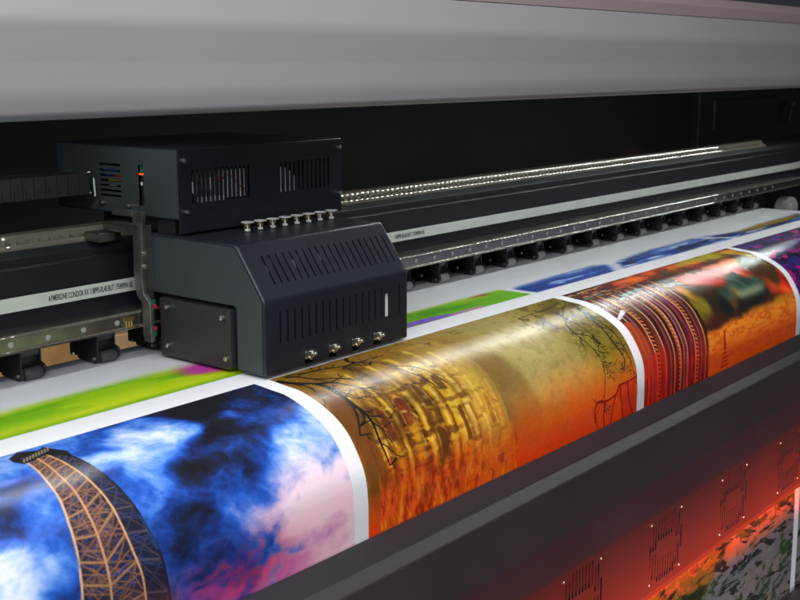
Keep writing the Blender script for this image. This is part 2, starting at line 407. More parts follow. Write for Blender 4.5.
# clips along the lower front edge
def clip_fn(b):
    b.box(-.0070, .0070, -.0015, 0, -.0035, .0050); b.box(-.0070, -.0020, -.0055, -.0015, -.0010, .0040); b.box(.0020, .0070, -.0055, -.0015, -.0010, .0040)
    b.cyl((-.0045, -.0055, -.002), (0, -1, 0), .0016, .0015, 14); b.cyl((.0045, -.0055, .001), (0, -1, 0), .0016, .0015, 14); b.box(-.0018, .0018, -.0045, -.0015, -.0035, .0018)
mclip = local_mesh('clip', M['screw'], clip_fn, bevel=.0004)
for xc in (.8747, .9115, .9489, .9857): place('clip', mclip, car, (xc, .8270, -.2993))
hs = local_mesh('socket_hole', M['flat_black'], lambda b: b.cyl((0, 0, 0), (0, -1, 0), .0014, .0005, 14))
for z in (-.2965, -.3010): place('socket_hole', hs, car, (.931, .8273, z))
# row of thumb fittings along the top
def fit_fn(b):
    b.cyl((0, 0, .0002), (0, 0, 1), .0033, .0022, 6); b.cyl((0, 0, .0024), (0, 0, 1), .0009, .0070, 12)
    b.cyl((0, 0, .0094), (0, 0, 1), .0072, .0007, 28)
mfit = local_mesh('fitting', M['white_pl'], fit_fn)
mcol = local_mesh('collar', M['brass'], lambda b: (b.cyl((0, 0, .0002), (0, 0, 1), .0040, .0016, 20), b.cyl((0, 0, .003), (0, 0, 1), .0040, .0050, 20)))
for k in range(8):
    x = .8851 + .0193 * k
    e = place('fitting', mfit, car, (x, .9255, -.1788)); place('collar', mcol, e, (x + .0075, .9345, -.1788))
# upper electronics box ------------------------------------------------
ux1 = 1.0655; ur = .0015
up = fillet([(1.16, -.1605), (1.16, -.0880), (.9500, -.0880), (.9500, -.1765), (.9525, -.1765)], [0, .003, .0015, .0008, 0], 4)
us = []
S1 = 0
for a, b in zip(up[:-1], up[1:]):
    if abs(a[0] - .95) < 1e-6 and abs(b[0] - .95) < 1e-6 and abs(a[1] - b[1]) > .02: fz, fs = a[1], S1
    S1 += math.dist(a, b)
zf = lambda z: fs + (fz - z)
for k in range(14): x = .8311 + .0811 * k / 13; us.append((x - .0014, x + .0014, zf(-.1100), zf(-.1455)))
for k in range(12): x = .9632 + .0795 * k / 11; us.append((x - .0014, x + .0014, zf(-.1105), zf(-.1447)))
upb = slot_sheet(MB(), up, X0, ux1, us)
upper = upb.build('upper_housing', M['slate'], car, smooth=50, solid=.0012)
# its left end plate with horizontal louvres and a window for the indicator board
def side_plate(mb, x, rect, holes):
    ys = sorted(set([rect[0], rect[1]] + [h_ for q in holes for h_ in q[:2]])); zs = sorted(set([rect[2], rect[3]] + [h_ for q in holes for h_ in q[2:]]))
    v = [(x, y, z) for z in zs for y in ys]; n = len(ys); f = []
    for j in range(len(zs) - 1):
        for i in range(n - 1):
            ym, zm = (ys[i] + ys[i + 1]) / 2, (zs[j] + zs[j + 1]) / 2
            if not any(q[0] < ym < q[1] and q[2] < zm < q[3] for q in holes): f.append((j * n + i, j * n + i + 1, (j + 1) * n + i + 1, (j + 1) * n + i))
    return mb.add(v, f)
lou = [(1.0445, 1.081, z - .0012, z + .0012) for z in (-.1090, -.1155, -.1210, -.1265, -.1320, -.1375, -.1430)]
side_plate(MB(), X0 - .0006, (.9512, 1.158, -.1605, -.0892), lou + [(1.0055, 1.0150, -.1505, -.1070)]).build('end_plate', M['slate_side'], upper, solid=.001)
side_plate(MB(), ux1 + .0004, (.9512, 1.158, -.1605, -.0892), []).build('end_plate', M['slate_side'], upper, solid=.001)
MB().box(X0, ux1, .952, 1.158, -.162, -.1605).build('floor_plate', M['slate'], upper)
for x, z in ((.8165, -.0995), (.8190, -.1535), (1.0590, -.0985), (1.0600, -.1530)): place('screw', mbolt, upper, (x, .9500, z))
for y, z in ((1.075, -.1515), (1.030, -.1520), (1.1436, -.1215)): place('screw', mbolt, upper, (X0 - .001, y, z), RL)
# things inside the box
bits(upper, [('circuit_board', 'green', (.830, 1.00, -.1100), (.022, .012, .012)),
             ('power_supply', 'grey_pl', (.893, .9535, -.1290), (.032, .05, .030)),
             ('indicator_board', 'green', (X0 + .0045, 1.003, -.1115), (.002, .013, .008)), ('indicator_lamp', 'red_lamp', (X0 + .0025, 1.0045, -.1170), (.002, .011, .0016)),
             ('cable_strap', 'black', (X0 + .002, 1.0065, -.1345), (.002, .0055, .0330)), ('cable_strap_mark', 'white_pl', (X0 + .0006, 1.0085, -.1270), (.001, .0030, .0035)),
             ('wire', 'blue', (X0 + .004, 1.055, -.1155), (.002, .024, .0014)), ('wire', 'blue', (X0 + .004, 1.062, -.1210), (.002, .014, .0014)), ('wire', 'red', (X0 + .004, 1.046, -.1213), (.002, .014, .0014)),
             ('wire', 'yellow', (X0 + .004, 1.050, -.1265), (.002, .020, .0012)), ('wire', 'white_pl', (X0 + .004, 1.057, -.1322), (.002, .012, .0010)),
             ('label_plate', 'blue', (X0 + .003, 1.0085, -.1395), (.001, .004, .003))])
for k in range(6): bits(upper, [('connector', 'white_pl', (.8425 + .0063 * k, .9516, -.1428), (.004, .007, .0055))])
bits(upper, [('connector', 'white_pl', (.8308, .9516, -.1288), (.0035, .014, .0115)), ('connector', 'white_pl', (.857, .9525, -.1265), (.006, .018, .013)), ('connector', 'white_pl', (.8365, .952, -.133), (.003, .015, .008)),
             ('connector', 'white_pl', (.903, .9516, -.141), (.006, .008, .006)), ('connector', 'white_pl', (.9655, .9516, -.1425), (.003, .0012, .005)), ('connector', 'white_pl', (.9715, .9516, -.1425), (.003, .0012, .005))])
q = MB(); n = 24; v = [(.9600, .9530, -.1445)] + [(.9600 + .034 * math.cos(PI / 2 * k / n), .9530, -.1445 + .029 * math.sin(PI / 2 * k / n)) for k in range(n + 1)]
v2 = [(a, .985, c) for a, b, c in v]; m_ = len(v)
q.add(v + v2, [tuple(range(m_)), tuple(range(2 * m_ - 1, m_ - 1, -1))] + [(i, (i + 1) % m_, (i + 1) % m_ + m_, i + m_) for i in range(m_)])
q.build('fan', M['grey_pl'], upper)
wr = MB(); wr.tube([(x_, .9525, z_) for x_, z_ in ((.862, -.124), (.866, -.121), (.872, -.127), (.880, -.118), (.892, -.122), (.900, -.132), (.912, -.138))], .0008)
wr.build('wire', M['red'], upper)
# neck between the two housings and the gantry bracket
MB().box(.828, 1.04, .975, 1.10, -.1790, -.1622).box(.8150, .828, .962, .990, -.1790, -.1622).build('neck', M['black'], car)
brk = MB(); brk.prism([(.9850, -.1535), (1.0010, -.1535), (1.0030, -.2180), (1.0000, -.2440), (.9900, -.2530), (.9900, -.2935), (.9780, -.2935), (.9780, -.2510), (.9880, -.2420), (.9900, -.2180)], .7900, .7955)
brk.box(.7955, .8110, .9960, .9985, -.290, -.17); brk.box(.790, .7955, 1.0012, 1.036, -.1600, -.1535)
bracket = brk.build('gantry_bracket', M['alu'], car, bevel=.0008)
for z in (-.1985, -.2125): place('screw', mbolt, bracket, (.7935, .9915, z), (0, 0, 0))
bd = MB().box(.7960, .8105, .996, .9995, -.292, -.250).build('bracket_board', M['cover_grey'], car)
bits(bd, [('circuit_board', 'green', (.8050, .992, -.2535), (.008, .0035, .006)), ('circuit_board', 'green', (.8050, .992, -.2880), (.009, .0035, .007)),
          ('push_button', 'red', (.8030, .9880, -.2575), (.0075, .004, .0035)), ('push_button', 'red', (.8030, .9880, -.2815), (.0075, .004, .0035))])
bk = MB()
for k in range(3): bk.cyl((.782 - .0035 * k, 1.0, -.266), (0, 0, -1), .0016, .012, 12)
bk.box(.772, .7898, .998, 1.004, -.270, -.266); bk.box(.774, .7898, .998, 1.004, -.279, -.277)
bk.build('bearing_block', M['brass'], car)
MB().box(.772, .7895, .990, 1.029, -.1745, -.166).box(.760, .7895, 1.02, 1.045, -.186, -.176).build('slider', M['steel'], car, bevel=.001)

# ================================================================ cable chain
ch = thing('cable_chain', 'black nylon cable chain running into the left side of the carriage box', 'cable chain', (.6, 1.10, -.1425))
lk = MB(); x = .30
while x < .790:
    a = min(x + .0136, .795)
    lk.box(x, a, 1.0800, 1.0835, -.1415, -.1180); lk.box(x, a, 1.1135, 1.117, -.1415, -.1180)
    lk.box(x + .001, a - .001, 1.0835, 1.1135, -.1205, -.1185); lk.box(x + .001, a - .001, 1.0835, 1.1135, -.1412, -.139)
    lk.prism([(1.0792, -.1300), (1.0800, -.1300), (1.0800, -.1405), (1.0792, -.1405)], x + .0035, x + .0128); x += .0142
lk.build('link_row', M['chain'], ch, merge=False, smooth=30)
tie = MB(); tie.tube([(.7985 + .006 * 0, 1.0790 + .0001, -.1290)] * 0 + [(.7995 - .009 * math.sin(a), 1.083, -.1290 + .0115 * math.cos(a)) for a in np.linspace(0, PI, 18)], .0009)
tie.tube([(.8000, 1.0775, -.124), (.8005, 1.0775, -.137), (.8010, 1.0775, -.144)], .0010); tie.build('cable_tie', M['white_pl'], ch)

# ================================================================ things behind, seen under the clamp bar
t = thing('cardboard_box', 'light brown cardboard box behind the printer, seen under the clamp bar beside the carriage', 'box', (1.35, 1.62, -.75))
MB().box(1.13, 1.60, 1.60, 1.90, -.75, -.40).build('box_body', M['card'], t, bevel=.002)
MB().prism([(1.60, -.40), (1.52, -.43), (1.522, -.433), (1.604, -.404)], 1.14, 1.24).prism([(1.598, -.41), (1.59, -.56), (1.594, -.56), (1.60, -.41)], 1.262, 1.30).prism([(1.598, -.41), (1.588, -.56), (1.594, -.56), (1.60, -.41)], 1.21, 1.235).build('box_flap', M['card'], t)
t = thing('wooden_panel', 'dark brown wooden panel behind the printer, seen between the two leftmost pinch rollers', 'wooden panel', (.93, 1.55, -.9))
MB().box(.72, 1.13, 1.55, 1.575, -.9, -.37).build('board', M['wood'], t, bevel=.002)
fl = MB().box(-2, 5, -1.5, 4, -1.2044, -1.2). build('floor', M['floor'], None, (1, 1, -1.2)); fl['kind'] = 'structure'

#@@BANNER@@
# ================================================================ printed banner
BP = [(1.058, -.42), (1.056, -.335), (1.048, -.3185), (1.034, -.3148), (1.00, -.3144), (.90, -.3144), (.8301, -.3144), (.8055, -.3164), (.7822, -.319), (.7483, -.3311), (.7258, -.3459), (.7107, -.3659),
      (.7007, -.3869), (.6971, -.4113), (.6965, -.45), (.6930, -.56), (.6800, -.70), (.6760, -.92), (.6760, -1.00)]
def smooth_curve(P, n=24):
    P = np.array(P); Q = np.vstack([2 * P[0] - P[1], P, 2 * P[-1] - P[-2]]); out = []
    for i in range(1, len(Q) - 2):
        p0, p1, p2, p3 = Q[i - 1:i + 3]; L = np.linalg.norm(p2 - p1)
        m1 = (p2 - p0) / np.linalg.norm(p2 - p0) * L; m2 = (p3 - p1) / np.linalg.norm(p3 - p1) * L
        for k in range(n):
            t = k / n; out.append((2 * t**3 - 3 * t * t + 1) * p1 + (t**3 - 2 * t * t + t) * m1 + (-2 * t**3 + 3 * t * t) * p2 + (t**3 - t * t) * m2)
    return np.array(out + [P[-1]])
D = smooth_curve(BP); S = np.r_[0, np.cumsum(np.linalg.norm(np.diff(D, axis=0), axis=1))]; S -= np.interp(-.8285, -D[:, 0], S)
# v: distance along the sheet from the front pictures' top edge;  u: world X
Vv = np.concatenate([np.linspace(S[0], -.125, 12)[:-1], np.linspace(-.125, .226, 480)[:-1], np.linspace(.226, .47, 30)[:-1], np.linspace(.47, .70, 190)[:-1], np.linspace(.70, S[-1], 5)])
us_ = [.30]
while us_[-1] < 2.52: us_.append(us_[-1] + .00072 * max(1, us_[-1] / .75) ** 1.15)
Uu = np.array(us_); nu, nv = len(Uu), len(Vv)
U, V = np.meshgrid(Uu, Vv)
def hsh(ix, iy, seed):
    n = (ix.astype(np.int64) * 374761393 + iy.astype(np.int64) * 668265263 + seed * 1442695041) & 0xffffffff
    n = ((n ^ (n >> 13)) * 1274126177) & 0xffffffff
    return ((n ^ (n >> 16)) & 0xffff) / 65535.
def vnoise(x, y, seed=0):
    ix, iy = np.floor(x), np.floor(y); fx_, fy_ = x - ix, y - iy
    fx_ = fx_ * fx_ * (3 - 2 * fx_); fy_ = fy_ * fy_ * (3 - 2 * fy_)
    a = hsh(ix, iy, seed); b = hsh(ix + 1, iy, seed); c = hsh(ix, iy + 1, seed); d = hsh(ix + 1, iy + 1, seed)
    return (a * (1 - fx_) + b * fx_) * (1 - fy_) + (c * (1 - fx_) + d * fx_) * fy_
def fbm(x, y, o=5, seed=0, g=.5):
    r = 0; A = 1; T = 0
    for k in range(o): r = r + A * vnoise(x * 2**k + 17.3 * k, y * 2**k - 9.1 * k, seed + k * 7); T += A; A *= g
    return r / T
def sst(a, b, x): t = np.clip((x - a) / (b - a), 0, 1); return t * t * (3 - 2 * t)
c3 = lambda *c: np.array(c, float) / 255.
class Win:                                                # a rectangular window of the sheet
    def __init__(s, u0, u1, v0, v1):
        s.i0, s.i1 = np.searchsorted(Uu, [u0, u1]); s.j0, s.j1 = np.searchsorted(Vv, [v0, v1])
        s.sl = (slice(s.j0, s.j1), slice(s.i0, s.i1)); s.u = U[s.sl]; s.v = V[s.sl]
def mix(I, a, c): return I + (np.asarray(c) - I) * a[..., None]
def seg(img, p, q, w0, w1, col, al=1., soft=.0006):
    W = max(w0, w1) + soft * 2
    w = Win(min(p[0], q[0]) - W, max(p[0], q[0]) + W, min(p[1], q[1]) - W, max(p[1], q[1]) + W)
    if w.i1 <= w.i0 or w.j1 <= w.j0: return
    dx, dy = q[0] - p[0], q[1] - p[1]; L = dx * dx + dy * dy + 1e-12
    t = np.clip(((w.u - p[0]) * dx + (w.v - p[1]) * dy) / L, 0, 1)
    d = np.hypot(w.u - p[0] - t * dx, w.v - p[1] - t * dy); r = w0 + (w1 - w0) * t
    img[w.sl] = mix(img[w.sl], al * (1 - sst(r - soft * .5, r + soft, d)), col)
def poly(img, P, w0, w1, col, al=1., soft=.0006):
    for q in range(2 if len(P) > 2 else 0):
        P = [P[0]] + [((a[0] * s + b[0] * (1 - s)), (a[1] * s + b[1] * (1 - s))) for a, b in zip(P[:-1], P[1:]) for s in (.75, .25)] + [P[-1]]
    n = len(P) - 1
    for k in range(n): seg(img, P[k], P[k + 1], w0 + (w1 - w0) * k / n, w0 + (w1 - w0) * (k + 1) / n, col, al, soft)
def inside(u, v, P):
    r = np.zeros(u.shape, bool); n = len(P)
    for k in range(n):
        (x1, y1), (x2, y2) = P[k], P[(k + 1) % n]
        if y1 == y2: continue
        r ^= ((y1 > v) != (y2 > v)) & (u < (x2 - x1) * (v - y1) / (y2 - y1) + x1)
    return r
def fill(img, P, col, al=1.):
    a = np.array(P); w = Win(a[:, 0].min(), a[:, 0].max(), a[:, 1].min(), a[:, 1].max())
    if w.i1 <= w.i0 or w.j1 <= w.j0: return
    img[w.sl] = mix(img[w.sl], inside(w.u, w.v, P) * al, col)
def blob(I, u, v, cu, cv, ru, rv, col, al=1., nz=None, amp=.6, hard=.5):
    d = 1 - np.sqrt(((u - cu) / ru) ** 2 + ((v - cv) / rv) ** 2)
    if nz is not None: d = d + (nz - .5) * 2 * amp
    return mix(I, al * sst(0, hard, d), col)
rnd = random.Random(11)

PAPER = c3(232, 234, 240)
img = np.ones((nv, nu, 3)) * PAPER
MX = [(.230, .796), (.816, 1.361), (1.381, 1.925), (1.946, 2.480)]      # front pictures
# ---- sky with tower
w = Win(*MX[0], 0, .47); u, v = w.u, w.v
wx = fbm(u * 14, v * 14, 4, 5); wy = fbm(u * 14, v * 14, 4, 9)
nA = fbm(u * 22 + 2.2 * wx, v * 34 + 2.2 * wy, 7, 1, .54); nB = 1 - np.abs(2 * fbm(u * 46 + 3 * wy, v * 60 + 3 * wx, 6, 21, .6) - 1); n2 = fbm(u * 110, v * 120, 5, 29, .6)
num = 0; den = 1e-9
for cu, cv, t_, r_ in ((.45, .03, .45, 1), (.47, .09, .40, 1), (.445, .135, .88, .8), (.43, .18, .86, 1), (.48, .165, .48, .8), (.60, .040, .74, .7), (.655, .034, .72, .6), (.62, .062, .70, .7), (.575, .018, .38, .7), (.70, .016, .04, .8), (.78, .02, .06, 1), (.74, .045, .26, .7),
                       (.585, .110, .54, .7), (.57, .09, .52, .7), (.64, .100, .22, .9), (.70, .100, .08, .8), (.722, .066, .02, .7), (.76, .065, .26, .7), (.62, .14, .34, .9), (.66, .128, .22, .8), (.60, .17, .36, 1), (.683, .142, .56, .7), (.72, .12, .72, .8),
                       (.77, .10, .84, .9), (.78, .16, .95, 1), (.725, .17, .93, .9), (.685, .18, .60, .7), (.66, .16, .50, .7), (.55, .14, .42, 1), (.56, .19, .46, 1), (.64, .20, .42, .8), (.70, .21, .72, .8), (.785, .21, .92, 1)):
    g_ = np.exp(-((u - cu) / (.020 * r_)) ** 2 / 1.6 - ((v - cv) / (.017 * r_)) ** 2 / 1.6) + 1e-5; num = num + g_ * t_; den = den + g_
T_ = num / den - .05; T_ = T_ + (nA - .5) * .92 + (nB - .6) * .16 + (n2 - .5) * .16
def ramp(t, st):
    o = np.zeros(t.shape + (3,)); xs_ = [q[0] for q in st]
    for k in range(3): o[..., k] = np.interp(t, xs_, [q[1][k] for q in st])
    return o
I = ramp(T_, [(-.05, c3(4, 6, 16)), (.10, c3(8, 20, 54)), (.28, c3(14, 50, 126)), (.45, c3(32, 86, 186)), (.60, c3(80, 128, 212)), (.76, c3(150, 178, 228)), (.95, c3(214, 222, 242))])
pk = sst(.105, .19, v + .04 * (nA - .5) + .02 * (u - .75)) * sst(.62, .72, u) * sst(.4, .7, T_); I = mix(I, pk * .85, ramp(T_, [(.4, c3(206, 110, 160)), (.7, c3(240, 160, 186)), (.95, c3(250, 200, 212))]))
mg = np.exp(-((u - .640) / .050) ** 2 - ((v - .200) / .022) ** 2); I = mix(I, np.clip(mg * 1.5, 0, 1) * sst(.40, .62, nA + .25 * (nB - .5)) * .92, c3(206, 34, 70)); I = mix(I, np.clip(mg, 0, 1) * sst(.60, .50, nA) * .5, c3(60, 40, 130))
mg = np.exp(-((u - .595) / .05) ** 2 - ((v - .215) / .03) ** 2); I = mix(I, np.clip(mg * 1.1, 0, 1) * sst(.35, .65, nA) * .8, c3(186, 96, 196))
mg = np.exp(-((u - .70) / .04) ** 2 - ((v - .214) / .02) ** 2); I = mix(I, np.clip(mg * 1.1, 0, 1) * sst(.4, .6, nA) * .7, c3(196, 80, 150))
I = mix(I, np.exp(-((u - .475) / .03) ** 2 - ((v - .047) / .005) ** 2) * .6, c3(160, 150, 220)); n1 = nA
img[w.sl] = I
A_ = [(.5186, .0235), (.5133, .0541), (.5089, .0812), (.5012, .1077), (.4972, .1295), (.4926, .1494), (.4897, .1648), (.483, .235)]
B_ = [(.5297, .0212), (.5262, .0469), (.5248, .0762), (.5205, .105), (.5179, .1365), (.5162, .1575), (.5151, .174), (.511, .235)]
C_ = [(.5396, .0139), (.5404, .0427), (.5425, .067), (.5431, .094), (.5423, .119), (.5433, .145), (.5463, .1679), (.548, .240)]
D_ = [(.5459, .0047), (.5524, .035), (.5577, .0642), (.5592, .0947), (.5621, .1225), (.5666, .1499), (.5689, .1758), (.575, .240)]
def at(Pl, t):
    s = t * (len(Pl) - 1); i = min(int(s), len(Pl) - 2); f_ = s - i
    return (Pl[i][0] + (Pl[i + 1][0] - Pl[i][0]) * f_, Pl[i][1] + (Pl[i + 1][1] - Pl[i][1]) * f_)
fill(img, A_ + D_[::-1], c3(34, 24, 34), .86)
fill(img, C_ + D_[::-1], c3(20, 22, 44), .80)
for k in range(260):                                      # fine inner ironwork
    t = rnd.random(); a = at(A_, t); b = at(C_, min(1, t + rnd.uniform(-.05, .08))); f1 = rnd.random(); f2 = rnd.random()
    p = (a[0] + (b[0] - a[0]) * f1, a[1] + (b[1] - a[1]) * f1); q_ = (a[0] + (b[0] - a[0]) * f2, a[1] + .012 + (b[1] - a[1]) * f2)
    seg(img, p, q_, .00035, .00035, rnd.choice([c3(120, 80, 60), c3(70, 50, 60), c3(40, 60, 130), c3(150, 110, 80)]), .8, .0004)
for k in range(60):
    t = rnd.random(); a = at(C_, t); b = at(D_, min(1, t + rnd.uniform(-.05, .08)))
    seg(img, a, b, .0003, .0003, rnd.choice([c3(40, 60, 120), c3(60, 60, 80), c3(30, 40, 90)]), .8, .0004)
gold, gold2 = c3(212, 166, 122), c3(112, 76, 58)
lev = [0, .05, .10, .16, .23, .31, .40, .51, .63, .76, .88, 1]
for a, b in zip(lev[:-1], lev[1:]):
    for L_, R_ in ((A_, B_), (B_, C_)):
        seg(img, at(L_, a), at(R_, b), .0006, .0006, gold2, .95); seg(img, at(R_, a), at(L_, b), .0006, .0006, gold2, .95)
        seg(img, at(L_, b), at(R_, b), .0008, .0008, c3(156, 112, 80), 1)
        m1, m2 = at(L_, (a + b) / 2), at(R_, (a + b) / 2); seg(img, m1, m2, .0004, .0004, c3(140, 95, 75), .8)
    seg(img, at(C_, a), at(D_, b), .0005, .0005, c3(70, 55, 70), .8); seg(img, at(D_, a), at(C_, b), .0005, .0005, c3(60, 55, 80), .8); seg(img, at(C_, b), at(D_, b), .0006, .0006, c3(80, 70, 80), .9)
for R_, c_ in ((A_, gold), (B_, c3(196, 142, 98)), (C_, c3(204, 152, 104))):
    for k in range(60):
        t0, t1 = k / 60, (k + 1) / 60; seg(img, at(R_, t0), at(R_, t1), .0008, .0008, c_, 1)
poly(img, D_, .0009, .0012, c3(24, 22, 34))
fill(img, [(.5106, .0168), (.5115, .0084), (.5248, .0002), (.5386, .0083), (.5469, .0056), (.5571, .0239), (.5534, .0359), (.5383, .020), (.53, .022), (.5156, .0256)], c3(18, 16, 20), .95)
for k in range(9): p = (.517 + .0035 * k, .022 - .001 * k); seg(img, p, (p[0] + .004, p[1] - .006), .0004, .0004, c3(200, 170, 140), .8)
fill(img, [(.5600, .118), (.5665, .124), (.5665, .150), (.5640, .150)], c3(30, 80, 130), .5); fill(img, [(.4975, .118), (.4935, .122), (.493, .142), (.4955, .142)], c3(50, 90, 140), .5)
# warm light at the tower's foot
w = Win(.49, .58, .16, .23); t_ = sst(.165, .22, w.v) * (img[w.sl].mean(-1) < .45); img[w.sl] = mix(img[w.sl], t_ * .5, c3(210, 80, 60))

# ---- temple
w = Win(*MX[1], 0, .47); u, v = w.u, w.v
n1 = fbm(u * 30, v * 30, 5, 31); n2 = fbm(u * 90, v * 90, 5, 41, .6); n3 = fbm(u * 14, v * 22, 4, 51)
I = np.ones(u.shape + (3,)) * c3(158, 116, 26)
I = mix(I, sst(.95, 1.10, u + .05 * n3) * .9, c3(176, 150, 78))
I = mix(I, sst(1.10, 1.16, u + .06 * n3) * .85, c3(190, 172, 108))
I = mix(I, sst(1.24, 1.34, u + .05 * n3) * .85, c3(142, 124, 26))
I = blob(I, u, v, .855, .03, .075, .05, c3(140, 98, 10), .8, n1, .4, .6)
I = blob(I, u, v, 1.17, .07, .10, .08, c3(214, 200, 150), .7, n3, .3, .9)
I = blob(I, u, v, .835, .13, .025, .09, c3(120, 66, 18), .9, n1, .3, .4)
I = mix(I, sst(.5, .68, n2) * .14, c3(96, 70, 10))
dk = sst(1.035, 1.06, u) * sst(1.125 + .25 * (v - .1), 1.10 + .25 * (v - .1), u) * sst(.07, .09, v); I = mix(I, dk * .5, c3(118, 84, 40))
# orange mist and water low in the picture, with the dryer's glow painted in
og = sst(.122, .200, v - .13 * np.clip(1.15 - u, 0, .4) + .02 * (n1 - .5)); I = mix(I, og, c3(252, 92, 6)); I = mix(I, sst(.175, .23, v + .02 * (n1 - .5)) * .7, c3(255, 58, 2))
img[w.sl] = I
# building: upright members standing side by side, each with its own top, tiers and lit side
def member(u0, u1, v0, v1, base, lit, dark, tiers=True, tw=0):
    w = Win(u0, u1, v0, v1)
    if w.i1 <= w.i0 or w.j1 <= w.j0: return
    t = (w.u - u0) / (u1 - u0); n_ = fbm(w.u * 160, w.v * 70, 4, 61, .6)
    c_ = mix(np.ones(t.shape + (3,)) * base, sst(.15, .42, t) * sst(.78, .5, t), lit); c_ = mix(c_, sst(.72, 1.0, t) * .85, dark); c_ = mix(c_, sst(.14, 0., t) * .6, dark)
    c_ = mix(c_, sst(.45, .75, n_) * .35, dark)
    if tiers:
        ph = (w.v - v0) / tw; k_ = np.floor(ph); fr = ph - k_; c_ = mix(c_, (fr > .86) * .7, dark); c_ = mix(c_, (fr < .12) * .6, lit)
    og_ = sst(.135, .205, w.v - .04 * (w.u - .95)); c_ = mix(c_, og_ * .82, c3(250, 78, 4) * (0.55 + .45 * c_.mean(-1, keepdims=True) / .6) )
    tap = sst(0, .25, (w.v - v0) / (v1 - v0)); a_ = (np.abs(t - .5) < .5 * (.55 + .45 * tap)) * 1.
    img[w.sl] = mix(img[w.sl], a_, c_)
Y1, Y2, Y3, DK, DR = c3(190, 138, 18), c3(240, 202, 74), c3(218, 176, 84), c3(84, 46, 6), c3(120, 18, 4)
member(.846, .862, .075, .225, Y1, Y2, DK, True, .030)
member(.862, .885, .050, .225, c3(150, 98, 8), c3(206, 150, 22), DK, True, .017)
member(.884, .893, .040, .225, Y1, Y2, DK, False)
member(.893, .921, .085, .225, c3(110, 60, 6), c3(190, 130, 16), c3(60, 24, 2), True, .022)
member(.921, .934, .036, .225, Y1, Y2, DK, True, .055)
member(.934, .955, .060, .225, c3(176, 120, 10), c3(236, 190, 40), DK, True, .026)
member(.955, .972, .032, .225, Y1, Y2, DK, True, .060)
member(.972, .996, .055, .225, c3(220, 172, 26), Y2, c3(140, 84, 6), True, .032)
member(.996, 1.008, .026, .225, Y3, c3(252, 226, 110), DK, True, .048)
member(1.008, 1.026, .066, .225, c3(196, 140, 30), Y3, c3(120, 70, 10), True, .028)
member(1.020, 1.030, .045, .225, Y3, c3(246, 214, 110), c3(140, 90, 20), True, .05)
member(1.028, 1.044, .098, .225, c3(206, 150, 34), Y3, c3(130, 74, 12), True, .022)
member(1.046, 1.056, .110, .225, c3(196, 128, 30), Y3, c3(130, 74, 12), True, .030)
# arches, doors and cornices
for (a, b, c_, d_) in ((.900, .914, .095, .128), (.940, .950, .085, .118), (.978, .988, .082, .105), (.938, .952, .140, .175), (1.033, 1.040, .125, .16), (.868, .878, .10, .14), (.984, .992, .125, .165)):
    W_ = Win(a - .003, b + .003, c_ - .006, d_); cu = (a + b) / 2; hw = (b - a) / 2
    m0 = (np.abs(W_.u - cu) < hw + .002) & (W_.v > c_ - .004 + ((W_.u - cu) / hw) ** 2 * .006); m1 = (np.abs(W_.u - cu) < hw) & (W_.v > c_ + ((W_.u - cu) / hw) ** 2 * .006)
    img[W_.sl] = mix(img[W_.sl], m0 * .5, c3(236, 200, 70)); img[W_.sl] = mix(img[W_.sl], m1 * .8, c3(110, 26, 4) if rnd.random() < .2 else c3(78, 42, 4))
for (a, b, vv) in ((.893, .935, .134), (.940, .972, .118), (.975, 1.004, .124), (.893, .925, .082), (.848, .885, .150), (1.006, 1.036, .112), (.93, .96, .178)):
    seg(img, (a, vv), (b, vv + .002), .0011, .0011, c3(240, 200, 70), .4); seg(img, (a, vv + .0035), (b, vv + .0055), .0010, .0010, c3(92, 46, 4), .45)
for k in range(5):                                        # small rows of balusters
    vv, a, b = ((.066, .965, .995), (.071, .968, .997), (.060, .962, .990), (.160, .90, .93), (.055, .958, .986))[k]
    for j in range(9): x_ = a + (b - a) * j / 8; seg(img, (x_, vv), (x_ + .0006, vv + .0035), .0009, .0009, c3(255, 240, 190) if k < 3 else c3(240, 190, 60), .85, .0004)
for k in range(120):                                      # broken masonry and reflections in the water
    x_ = rnd.uniform(.846, 1.058); vv = rnd.uniform(.150, .222); L_ = rnd.uniform(.001, .007)
    seg(img, (x_, vv), (x_ + rnd.uniform(-.001, .001), vv + L_), .0006, .0012, rnd.choice([c3(120, 16, 0), c3(255, 140, 20), c3(255, 60, 0), c3(90, 20, 0), c3(255, 180, 40), c3(200, 30, 0)]), rnd.uniform(.4, .9))
for k in range(170):
    x_ = rnd.uniform(.85, 1.045); vv = rnd.uniform(.055, .150); h_ = rnd.uniform(.002, .009)
    seg(img, (x_, vv), (x_ + rnd.choice([0, 0, .004, .006]), vv + h_ * rnd.random()), .0005, .0010, rnd.choice([c3(90, 46, 4), c3(255, 228, 110), c3(130, 74, 6), c3(170, 100, 10), c3(240, 196, 50)]), rnd.uniform(.35, .85))
# soften and wander the masonry so it reads as carved stone, then lift the golden light
def warp(win, au, av, fu, fv, seed, blur=0):
    src = img[win.sl].copy(); u_, v_ = win.u, win.v
    du = au * (fbm(u_ * fu, v_ * fv, 4, seed) - .5) * 2; dv = av * (fbm(u_ * fu, v_ * fv, 4, seed + 3) - .5) * 2
    js = np.clip(np.searchsorted(Vv, (v_ + dv).ravel()) - win.j0, 0, src.shape[0] - 1); iss = np.clip(np.searchsorted(Uu, (u_ + du).ravel()) - win.i0, 0, src.shape[1] - 1)
    o_ = src[js, iss].reshape(src.shape)
    for k in range(blur): o_ = (o_ + np.roll(o_, 1, 0) + np.roll(o_, -1, 0)) / 3; o_ = (o_ * 2 + np.roll(o_, 1, 1) + np.roll(o_, -1, 1)) / 4
    img[win.sl] = o_
warp(Win(.835, 1.075, .02, .226), .0022, .0040, 90, 60, 301, 1)
